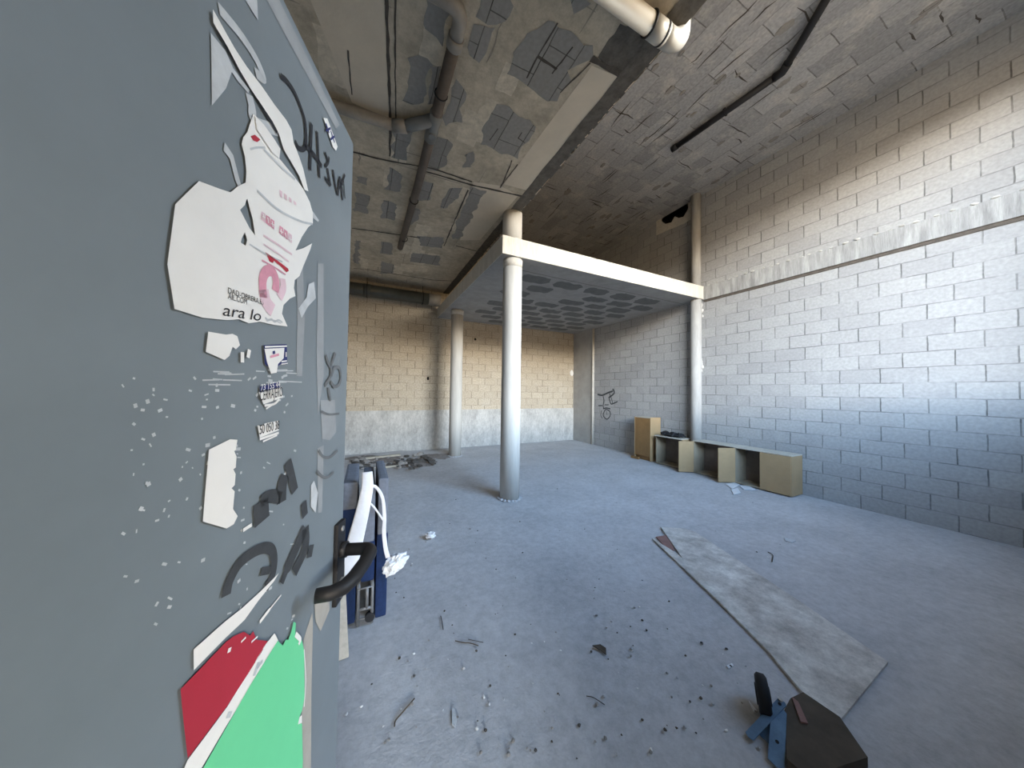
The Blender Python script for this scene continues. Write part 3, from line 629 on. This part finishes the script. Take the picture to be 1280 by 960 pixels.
# white slashes, red and green printed sheet
decal('paint_slash', [M['paper']], [(0, 4, 'poly', [(346, 716), (340, 726), (320, 751), (303, 775), (280, 797), (240, 838), (240, 812), (280, 776), (300, 760), (325, 737)]), (0, 4, 'line', ([(322, 778), (336, 760), (349, 744)], [.0045]*6+[.002]*7))], 'white painted slash')
decal('poster', [M['redpaint'], M['paper'], M['green'], M['papergrey']], [
    (1, 4, 'poly', [(341, 790), (346, 800), (338, 812), (316, 848), (285, 898), (280, 906), (230, 990), (215, 985), (230, 950), (280, 884), (306, 842), (328, 806), (333, 800)]),
    (0, 4, 'poly', [(280, 801), (290, 794), (302, 789), (310, 794), (314, 788), (319, 799), (333, 800), (325, 815), (306, 845), (280, 884), (230, 950), (222, 860)]),
    (2, 5, 'poly', [(344, 801), (350, 808), (354, 800), (357, 801), (361, 790), (364, 777), (367, 779), (366, 792), (370, 800), (375, 801), (378, 815), (378, 872), (375, 888), (371, 897), (375, 905), (376, 950), (374, 1000), (300, 1030), (225, 1030), (232, 990), (280, 908), (310, 856)]),
    (1, 6, 'line', ([(366, 793), (372, 800), (370, 806)], .006)), (1, 6, 'line', ([(377, 812), (379, 850), (377, 884)], .002)), (1, 6, 'poly', [(371, 897), (374, 894), (374, 904), (369, 906)]),
    (3, 5, 'line', ([(314, 845), (320, 828)], .006)), (3, 5, 'line', ([(318, 836), (325, 826)], .004)), (3, 5, 'line', ([(281, 898), (284, 890)], .008)),
    (1, 6, 'line', ([(297, 803), (303, 797)], .002)), (1, 6, 'line', ([(310, 803), (318, 796)], .002)), (1, 6, 'line', ([(280, 814), (284, 812)], .004)),
], 'large poster printed in red, white and bright green')
# handle
ha, hz = dp(421, 702)
b = MB(); b.box((ha-.017, -.008, hz-.075), (ha+.017, 0, hz+.075), bev=.003); pl_ = b.build('handle_plate', M['black'], door)
b = MB()
for z in (.062, -.062): b.tube([(ha, -.007, hz+z), (ha, -.0105, hz+z)], .005, 10)
b.tube([(ha, -.006, hz-.04), (ha, -.012, hz-.04)], .010, 14); b.build('screw', M['steel'], pl_)
b = MB(); hh = hz+.022
b.tube([(ha, -.004, hh), (ha, -.018, hh)], .014, 16)
b.tube([(ha, -.006, hh), (ha, -.045, hh)]+[Vector((ha-.02, -.045, hh))+Vector((.02*math.cos(t), -.02*math.sin(t), 0)) for t in [k/6*math.pi/2 for k in range(1, 7)]]+[(ha-.05, -.066, hh), (ha-.095, -.064, hh), (ha-.118, -.058, hh), (ha-.130, -.044, hh), (ha-.134, -.026, hh)], [.011, .011, .0115, .012, .012, .012, .012, .012, .0115, .0115, .011, .0105, .010], 16)
b.build('door_handle', M['black'], door)

# ------------------------------------------------------------------ cabinets by the right wall
def cabinet(name, x0, x1, y0, y1, h, label, opens, doors, top_over=0, cat='cabinet', th=.018):
    """carcass opening towards -X; opens: list of divider positions; doors: (hinge_y, width, angle, side, material)"""
    o = empty(name, (x0, y0, 0))
    dX, dY = x1-x0, y1-y0
    b = MB(); b.box((0, 0, .012), (dX, th, h), bev=.001); b.build('side_panel', M['beige'], o)
    b = MB(); b.box((0, dY-th, .012), (dX, dY, h), bev=.001); b.build('side_panel', M['inside'], o)
    b = MB(); b.box((dX-.008, th, .03), (dX, dY-th, h-.02)); b.build('back_panel', M['darkback'], o)
    b = MB(); b.box((0, th, .012), (dX-.008, dY-th, .012+th)); b.build('bottom_panel', M['inside'], o)
    b = MB(); b.box((-top_over, -.002, h), (dX, dY+.002, h+th), bev=.001); b.build('top_panel', M['chip'], o)
    for y in opens: b = MB(); b.box((.01, y-th/2, .03), (dX-.008, y+th/2, h)); b.build('divider', M['inside'], o)
    for hy, w, ang, sgn in doors:
        b = MB(); Mx = Matrix.Translation((-.001, hy, 0)) @ Matrix.Rotation(ang, 4, 'Z')
        b.box((-th, 0 if sgn > 0 else -w, .016), (0, w if sgn > 0 else 0, h-.004), Mx, bev=.001); b.build('door', M['beige'], o)
    return tag(o, label, cat)
FX = 6.077
# doors: closed door lies along Y; open ones swing about their hinge
cabinet('kitchen_cabinet', FX, 6.42, 2.43, 3.258, .635, 'long low beige cabinet nearest the camera, one door shut and one swung open', [.425], [(.425, .42, 0, -1), (.815, .30, R(-117), -1)], .004)
cabinet('kitchen_cabinet', FX, 6.41, 3.262, 4.03, .64, 'low open beige cabinet in the middle, door swung out at its left', [], [(.758, .30, R(-117), -1)], .006)
cabinet('kitchen_cabinet', FX, 6.40, 4.27, 4.92, .63, 'low open beige cabinet with black bundle on top', [], [], .05)
# tall carcass on end
o = empty('kitchen_cabinet', (6.07, 5.06, 0))
b = MB(); b.box((0, 0, .0), (.34, .018, 1.03), bev=.001); b.build('side_panel', M['beige'], o)
b = MB(); b.box((0, .46, .0), (.34, .478, 1.03), bev=.001); b.build('side_panel', M['beige'], o)
b = MB(); b.box((0, .018, 1.012), (.34, .46, 1.03)); b.build('top_panel', M['chip'], o)
b = MB(); b.box((.004, .018, .10), (.02, .46, 1.012)); b.build('door', M['brownb'], o)
b = MB(); b.box((.05, .018, 0), (.065, .46, .10)); b.box((.0, .30, .0), (-.05, .52, .05), Matrix.Rotation(R(3), 4, 'Z')); b.build('plinth_board', M['brownb'], o)
tag(o, 'tall brown cabinet standing upright beyond the low cabinets', 'cabinet')
# black bundle
b = MB(); zt = .649
for k in range(15):
    a = random.uniform(0, 6.28); cx, cy = 6.20+random.uniform(-.07, .07), 4.58+random.uniform(-.19, .19); h_ = random.uniform(.02, .07)
    b.tube(catmull([(cx-.09*math.cos(a), cy-.13*math.sin(a), zt+.022), (cx, cy, zt+.03+h_), (cx+.09*math.cos(a), cy+.13*math.sin(a), zt+.024+h_*.4)], 5), random.uniform(.014, .022), 8)
b.rock((6.20, 4.58, zt-.002), .16, 3, (.75, 1.5, .22), 3, .4)
tag(b.build('cloth_bundle', M['rubber']), 'crumpled black bundle lying on top of a low cabinet', 'bundle')

# ------------------------------------------------------------------ long plank and red splinter
pp = [(815, 672), (830, 661), (826, 657), (855, 660), (869, 664), (937, 709), (1000, 751), (1110, 826), (1045, 905), (1000, 860), (960, 812), (900, 752)]
pq = [fl(u, v, .02) for u, v in [(815, 672), (845, 690), (853, 697), (826, 658), (855, 660), (869, 664), (937, 709), (1000, 751), (1110, 826), (1045, 905), (1000, 860), (960, 812), (900, 752)]]
g = MB(); g.prism([tuple(v[:2]) for v in pq], lambda a, b, t: (a, b, t), .001, .015)
tag(g.build('plank', M['plank']), 'long dusty grey board with a split end lying on the floor', 'board')
pq = [fl(u, v, .008) for u, v in [(820, 671), (833, 669), (842, 684), (843, 689), (832, 684)]]
g = MB(); g.prism([tuple(v[:2]) for v in pq], lambda a, b, t: (a, b, t), .0, .010)
tag(g.build('wood_splinter', M['redwood']), 'small reddish splinter inside the split end of the board', 'splinter')

# ------------------------------------------------------------------ folded camp beds behind the door
def bed(x, y, w, d, h, top, label, lean=0, frame=False):
    o = empty('folding_bed', (x, y, 0)); o.rotation_euler = (0, lean, 0)
    z0 = .28 if frame else .0
    b = MB(); b.box((-w/2, 0, z0), (w/2, d, top), bev=.018); b.build('mattress', M['bluefab'], o)
    b = MB(); b.box((-w/2+.004, .004, top-.01), (w/2-.004, d-.004, h), bev=.018); b.build('headrest', M['greyfab'], o)
    if frame:
        b = MB(); r = .011
        for yy in (-.012, d*.6):
            b.tube([(-w/2-.01, yy, .005), (-w/2-.01, yy, .25), (w/2-.01, yy, .25), (w/2-.01, yy, .005)], r, 10)
            b.tube([(-w/2-.01, yy, .11), (w/2-.01, yy, .11)], r, 10); b.tube([(0, yy, .11), (0, yy, .25)], r, 10)
        for xx in (-w/2-.01, w/2-.01): b.tube([(xx, -.012, .25), (xx, d*.6, .25)], r, 10); b.tube([(xx, -.012, .02), (xx, d*.6, .02)], r, 10)
        b.tube([(-w/2-.01, -.012, .045), (w/2-.01, -.012, .045)], r*.8, 10)
        b.build('leg_frame', M['tubegrey'], o)
        b = MB(); b.tube([(.02, -.03, .05), (.02, .0, .05)], .03, 18); b.build('wheel', M['rubber'], o)
    return tag(o, label, 'folding bed', 'folded beds behind the door')
bed(.135, 2.36, .075, .62, .97, .58, 'outermost folded bed, blue below and grey above')
bed(.045, 2.34, .085, .60, .93, .55, 'folded bed showing its grey tube leg frame', frame=True)
bed(-.075, 2.37, .10, .62, .96, .78, 'folded blue bed mostly hidden behind the door')
# white padded strip
def strap(name, pts, ws, th, m_, label, cat, side=Vector((1, 0, 0))):
    b = MB(); P = catmull(pts, 6); n = len(P); wv = [ws[0]+(ws[-1]-ws[0])*i/(n-1) for i in range(n)] if len(ws) == 2 else ws
    rows = []
    for i, p in enumerate(P):
        t = (P[min(i+1, n-1)]-P[max(i-1, 0)]).normalized(); s_ = (side-t*side.dot(t)).normalized(); q = t.cross(s_)
        w = wv[i]/2; rows.append([b.bm.verts.new(p+s_*a*w+q*c*th/2) for a, c in ((-1, -.6), (-.8, -1), (.8, -1), (1, -.6), (1, .6), (.8, 1), (-.8, 1), (-1, .6))])
    for i in range(n-1):
        for k in range(8):
            f = b.bm.faces.new((rows[i][k], rows[i][(k+1) % 8], rows[i+1][(k+1) % 8], rows[i+1][k])); f.smooth = True
    b.bm.faces.new(rows[0][::-1]); b.bm.faces.new(rows[-1])
    o = b.build(name, m_, recalc=True)
    return tag(o, label, cat) if label else o
def atY(u, v, y): return on(u, v, (0, 1, 0), y)
strap('padded_strip', [atY(459, 590, 2.345), atY(459, 610, 2.325), atY(453, 640, 2.31), atY(446, 668, 2.30), atY(438, 700, 2.30), atY(428, 735, 2.30)], [.065, .115], .022, M['white'], 'white padded strip draped down over the folded beds', 'strip')
sr = strap('cloth_strap', [atY(461, 607, 2.325), atY(470, 609, 2.325), atY(478, 622, 2.335), atY(480.5, 645, 2.335), atY(480, 665, 2.335), atY(482, 685, 2.335), atY(485, 697, 2.34)], [.018, .03], .006, M['white'], 'thin white cloth strap hanging beside the blue folded bed', 'strap')
s2 = strap('strap_loop', [atY(460, 629, 2.325), atY(465, 631, 2.323), atY(472, 640, 2.33), atY(479, 650, 2.335)], [.012, .012], .005, M['white'], None, None); s2.parent = sr
b = MB(); c = atY(494, 704, 2.36)
bb = bmesh.new(); bmesh.ops.create_icosphere(bb, subdivisions=4, radius=1)
for v in bb.verts:
    d = v.co.normalized(); k = 1+.35*noise.noise(d*2.1)+.22*noise.noise(d*5)
    v.co = Vector((d.x*.075+d.z*.03, d.y*.06, d.z*.062))*k + c
for f in bb.faces: f.smooth = False
b.merge(bb); tag(b.build('plastic_bag', M['plastic']), 'crumpled white plastic bag hanging at the end of a strap', 'bag')
# narrow beige board leaning on the beds
b = MB(); Mx = Matrix.Translation((-.115, 2.075, 0)) @ Matrix.Rotation(R(-5), 4, 'Y') @ Matrix.Rotation(R(-15), 4, 'X'); b.box((-.07, 0, .006), (.066, .018, .78), Mx, bev=.002)
tag(b.build('batten', M['chip']), 'narrow beige board leaning against the folded beds by the door', 'board')

# ------------------------------------------------------------------ blue bracket, wheel and crate, bottom right
w0 = fl(957, 893); o = empty('trolley_wheel', w0)
b = MB()
def wheel(b, Mx, r, w):
    pr = [(-w/2, r*.45), (-w/2, r*.85), (-w*.3, r), (w*.3, r), (w/2, r*.85), (w/2, r*.45)]; n = 36; rings = []
    for k in range(n):
        t = k/n*2*math.pi; rings.append([b.bm.verts.new(Mx @ Vector((p_[0], p_[1]*math.cos(t), r+p_[1]*math.sin(t)))) for p_ in pr])
    for k in range(n):
        for i in range(6):
            f = b.bm.faces.new((rings[k][i], rings[k][(i+1) % 6], rings[(k+1) % n][(i+1) % 6], rings[(k+1) % n][i])); f.smooth = True
WM = Matrix.Rotation(R(-58), 4, 'Z') @ Matrix.Rotation(R(-6), 4, 'Y')
wheel(b, WM, .088, .05); b.build('tyre', M['rubber'], o, recalc=True)
b = MB(); b.tube([WM @ Vector((-.03, 0, .088)), WM @ Vector((.03, 0, .088))], .043, 20); b.build('hub', M['rubber'], o)
def plate(name, a, c_, w, th, holes=()):
    a = Vector(a)-w0; c_ = Vector(c_)-w0; t = (c_-a).normalized(); s_ = t.cross(Vector((0, 0, 1))).normalized(); q = s_.cross(t)
    L = (c_-a).length; Mx = Matrix((t, s_, q)).transposed().to_4x4(); Mx.translation = a
    pts = [(0, -w/2), (L-w*.25, -w/2), (L, -w*.25), (L, w*.25), (L-w*.25, w/2), (0, w/2), (-w*.2, 0)]
    b = MB(); b.prism(pts, lambda x, y, z: Mx @ Vector((x, y, z)), 0, th); b.mi = 1
    for h in holes: b.tube([Mx @ Vector((L*h, 0, th)), Mx @ Vector((L*h, 0, th+.001))], .007, 12)
    b.build(name, [M['bluesteel'], M['rubber']], o)
plate('strap_plate', fl(937, 921, .012), fl(979, 877, .10), .036, .005, (.9,))
plate('fork_plate', fl(970, 955, .006), fl(974, 884, .085), .055, .005, (.35,))
plate('fork_plate', fl(960, 925, .004), fl(960, 878, .07), .06, .004, (.4,))
b = MB(); p0_ = fl(976, 880, .085)-w0; b.tube([p0_-Vector((0, 0, .02)), p0_+Vector((0, 0, .022))], .009, 12); b.build('pivot_bolt', M['steel'], o)
tag(o, 'black wheel with blue steel plates lying on the floor by the board', 'wheel')
g = MB(); g.prism([tuple(fl(*q)[:2]) for q in [(980, 900), (988, 884), (1004, 876), (1050, 908), (1085, 960), (1010, 985), (984, 962)]], lambda a, b, t: (a, b, t), .001, .045)
tag(g.build('wood_offcut', M['leaf']), 'dark brown wood offcut on the floor right of the blue steel plates', 'wood')
g = MB(); g.prism([tuple(fl(*q, .05)[:2]) for q in [(990, 872), (998, 878), (1010, 905), (1001, 903)]], lambda a, b, t: (a, b, t), .046, .054)
tag(g.build('wood_splinter', M['redwood']), 'pale reddish splinter lying on the dark wood offcut', 'splinter')

# ------------------------------------------------------------------ rubble, scraps and litter
b = MB()
for x, y, rr, k in ((1.05, 6.95, .62, 1), (1.6, 7.5, .55, 2), (.45, 7.6, .55, 3), (.0, 7.9, .6, 4)):
    n = 28; pts = []
    cen = b.bm.verts.new((x, y, .035)); ring = []
    for kk in range(n):
        t = kk/n*2*math.pi; q = rr*(.8+.45*noise.noise(Vector((math.cos(t)*2, math.sin(t)*2, k)))); ring.append((math.cos(t)*q, math.sin(t)*q*.75))
    prev = [cen]*n
    for f_, zz in ((.35, .036), (.7, .022), (1, -.012)):
        cur = [b.bm.verts.new((x+p[0]*f_, min(y+p[1]*f_, YB-.03), zz+.014*noise.noise(Vector((p[0]*f_*9, p[1]*f_*9, k))))) for p in ring]
        for i in range(n):
            j = (i+1) % n
            f = b.bm.faces.new((prev[i], cur[i], cur[j]) if prev[i] is cen else (prev[i], cur[i], cur[j], prev[j])); f.smooth = True
        prev = cur
tag(b.build('dirt', M['dirt']), 'brown dirt swept in low heaps before the back wall', 'dirt', kind='stuff')
def scatter(name, label, cat, group, mats, spots, rng, sq=(1, 1, .55), z=0):
    protos = []
    for k in range(min(4, len(spots))):
        b = MB(); b.rock((0, 0, -.15), 1, k+len(name), sq, 1, .5); protos.append(b.build(name, random.choice(mats)))
    for i, (x, y) in enumerate(spots):
        o = protos[i] if i < len(protos) else protos[i % len(protos)].copy()
        if i >= len(protos): COL.objects.link(o)
        s_ = random.uniform(*rng); o.location = (x, y, z); o.scale = (s_, s_, s_); o.rotation_euler = (0, 0, random.uniform(0, 6.28)); tag(o, label, cat, group)
spots = [tuple(fl(random.gauss(512, 16), random.gauss(580, 4))[:2]) for _ in range(46)]
scatter('rubble_chunk', 'broken rubble chunk in the dirt heap before the back wall', 'rubble', 'rubble chunks in the dirt heap', [M['rubble'], M['rubbledark'], M['rubble'], M['rubbledark']], spots, (.03, .085), z=.034)
spots = [tuple(fl(random.uniform(437, 470), random.uniform(572, 590))[:2]) for _ in range(24)]
scatter('debris_chunk', 'dark debris chunk on the floor beyond the folded beds', 'rubble', 'debris beyond the folded beds', [M['rubbledark'], M['rubble']], spots, (.03, .09), z=.02)
def bits(n): return [tuple(fl(random.uniform(430, 1000), 600+350*random.random()**.8)[:2]) for _ in range(n)]
def clear(ps): return [p_ for p_ in ps if not (-.25 < p_[0] < .25 and 2.0 < p_[1] < 3.1) and (Vector(p_)-Vector((2.0, 4.19))).length > .25 and p_[0] < 5.8 and not (1.4 < p_[0] < 3.6 and p_[1] < 2.6 and p_[0] > 1.6+.45*p_[1])]
scatter('pebble', 'tiny grey pebble on the dusty floor', 'pebble', 'tiny pebbles over the floor', [M['rubble'], M['rubble'], M['floor']], clear(bits(120)), (.004, .011))
scatter('dark_bit', 'tiny dark dirt crumb on the dusty floor', 'crumb', 'tiny dark crumbs over the floor', [M['rubbledark'], M['leaf']], clear(bits(90)), (.003, .010))
scatter('plaster_bit', 'tiny white plaster crumb on the dusty floor', 'crumb', 'tiny white crumbs over the floor', [M['paper']], clear(bits(34)), (.003, .008), (1, 1.4, .4))
# battens by the back wall
def stick(name, u0, v0, u1, v1, r, m_, label, cat, z=.02):
    a = fl(u0, v0, z); c_ = fl(u1, v1, z); b = MB(); t = (c_-a).normalized(); s_ = t.cross(Vector((0, 0, 1))); Mx = Matrix((t, s_, Vector((0, 0, 1)))).transposed().to_4x4(); Mx.translation = a
    b.box((0, -r, -.02), ((c_-a).length, r, .02), Mx, bev=.004); return tag(b.build(name, m_), label, cat)
stick('batten', 452, 573.5, 500, 568.5, .035, M['wood'], 'pale timber batten lying along the foot of the back wall', 'batten', .05)
stick('batten', 440, 583, 468, 581, .03, M['rubbledark'], 'short dark timber piece lying beyond the folded beds', 'batten', .03)
stick('batten', 462, 586, 500, 582, .015, M['wood'], 'thin stick lying in front of the dirt heap', 'batten', .02)
# twigs, leaf, paper
def twig(pts, r, label):
    b = MB(); b.tube(catmull([fl(u, v, r+.001) for u, v in pts], 4), r, 6); tag(b.build('twig', M['leaf']), label, 'twig')
twig([(569, 801), (578, 803), (588, 804), (598, 807)], .003, 'curved dark twig lying on the floor left of centre')
twig([(585, 799), (604, 803)], .0018, 'thin straight twig beside the curved dark twig')
twig([(551, 770), (553, 780), (554, 787)], .003, 'short dark twig pointing at the camera')
twig([(518, 873), (508, 885), (495, 900), (493, 908)], .0035, 'long bent twig in the near left floor')
twig([(733, 870), (742, 872), (756, 881)], .002, 'fine curved twig in the near right floor')
twig([(960, 690), (966, 694), (965, 702)], .004, 'bent black twig beyond the long board')
b = MB(); c = fl(750, 812); b.prism([(c.x-.035, c.y+.03), (c.x+.02, c.y+.02), (c.x+.03, c.y-.02), (c.x+.005, c.y-.05), (c.x-.005, c.y-.01)], lambda x, y, z: (x, y, z+.3*abs(x-c.x)), .001, .006)
tag(b.build('dry_leaf', M['leaf']), 'dark dry leaf lying on the open floor', 'leaf')
def scrap(u, v, r, seed, m_, label, name='paper_scrap'):
    c = fl(u, v); bb = bmesh.new(); bmesh.ops.create_icosphere(bb, subdivisions=3, radius=1)
    for w in bb.verts:
        d = w.co.normalized(); w.co = Vector((d.x, d.y, d.z*.55))*r*(1+.5*noise.noise(d*2.3+Vector((seed, 0, 0)))+.3*noise.noise(d*6+Vector((0, seed, 0))))
    mn = min(w.co.z for w in bb.verts)
    for w in bb.verts: w.co += Vector((c.x, c.y, -mn-.003))
    b = MB(); b.merge(bb); return tag(b.build(name, m_), label, 'paper')
scrap(538, 673, .05, 2, M['plastic'], 'crumpled white paper ball alone on the open floor')
def sheet(pts, label, m_='paper', z=.004):
    P = [fl(u, v, z) for u, v in pts]; b = MB(); b.prism([tuple(q[:2]) for q in P], lambda x, y, t: (x, y, t+.004*noise.noise(Vector((x*30, y*30, 0)))), z-.004, z+.002)
    tag(b.build('paper_scrap', M[m_]), label, 'paper')
sheet([(907, 605), (918, 603), (925, 606), (915, 611)], 'torn white paper left of others below the long cabinet', 'plastic')
sheet([(924, 607), (936, 607), (944, 612), (930, 612)], 'torn white paper right of others below the long cabinet', 'plastic')
sheet([(914, 612), (922, 610), (926, 616), (917, 618)], 'small torn white paper in front of the other two below the long cabinet', 'plastic')
sheet([(565, 886), (568, 885), (571, 900), (569, 909), (565, 905)], 'long pale scrap on the near floor left of centre', 'papergrey')
sheet([(908, 832), (915, 829), (917, 832), (911, 835)], 'bright white scrap near the black wheel', 'plastic')
sheet([(936, 876), (941, 882), (946, 888), (942, 889)], 'white sliver beside the blue steel plates', 'plastic')
sheet([(980, 672), (995, 676), (990, 678), (982, 676)], 'pale scrap on the floor beyond the long board', 'papergrey')
# plaster chip at the far corner and the scrawl on the right wall
b = MB(); b.rock((6.33, YB-.02, 2.16), .07, 5, (1, .35, 1.5), 2, .4); tag(b.build('plaster_lump', M['paper']), 'white plaster lump stuck in the far corner of the back wall', 'plaster')
b = MB()
for pts, w in (([(747, 493), (753, 494), (760, 491), (766, 489)], .05), ([(766, 486), (768, 491), (764, 495), (761, 497)], .045), ([(754, 495), (755, 501), (754, 507), (755, 511)], .03), ([(761, 496), (763, 503), (765, 505), (772, 502)], .035), ([(762, 492), (764, 497), (766, 504)], .025),
               ([(756, 506), (761, 506)], .025), ([(748, 507), (753, 507)], .03), ([(754, 511), (758, 510), (763, 511)], .035), ([(754, 518), (757, 512), (762, 514), (763, 519), (759, 524), (755, 521), (754, 517)], .03), ([(758, 514), (759, 519)], .018), ([(752, 513), (751, 519), (753, 523)], .02)):
    b.ribbon(catmull([(*wr(u, v), 0) for u, v in pts], 4), w, lambda a, c_: (XR-.003, a, c_))
struct(b.build('trim_7', M['spray']))
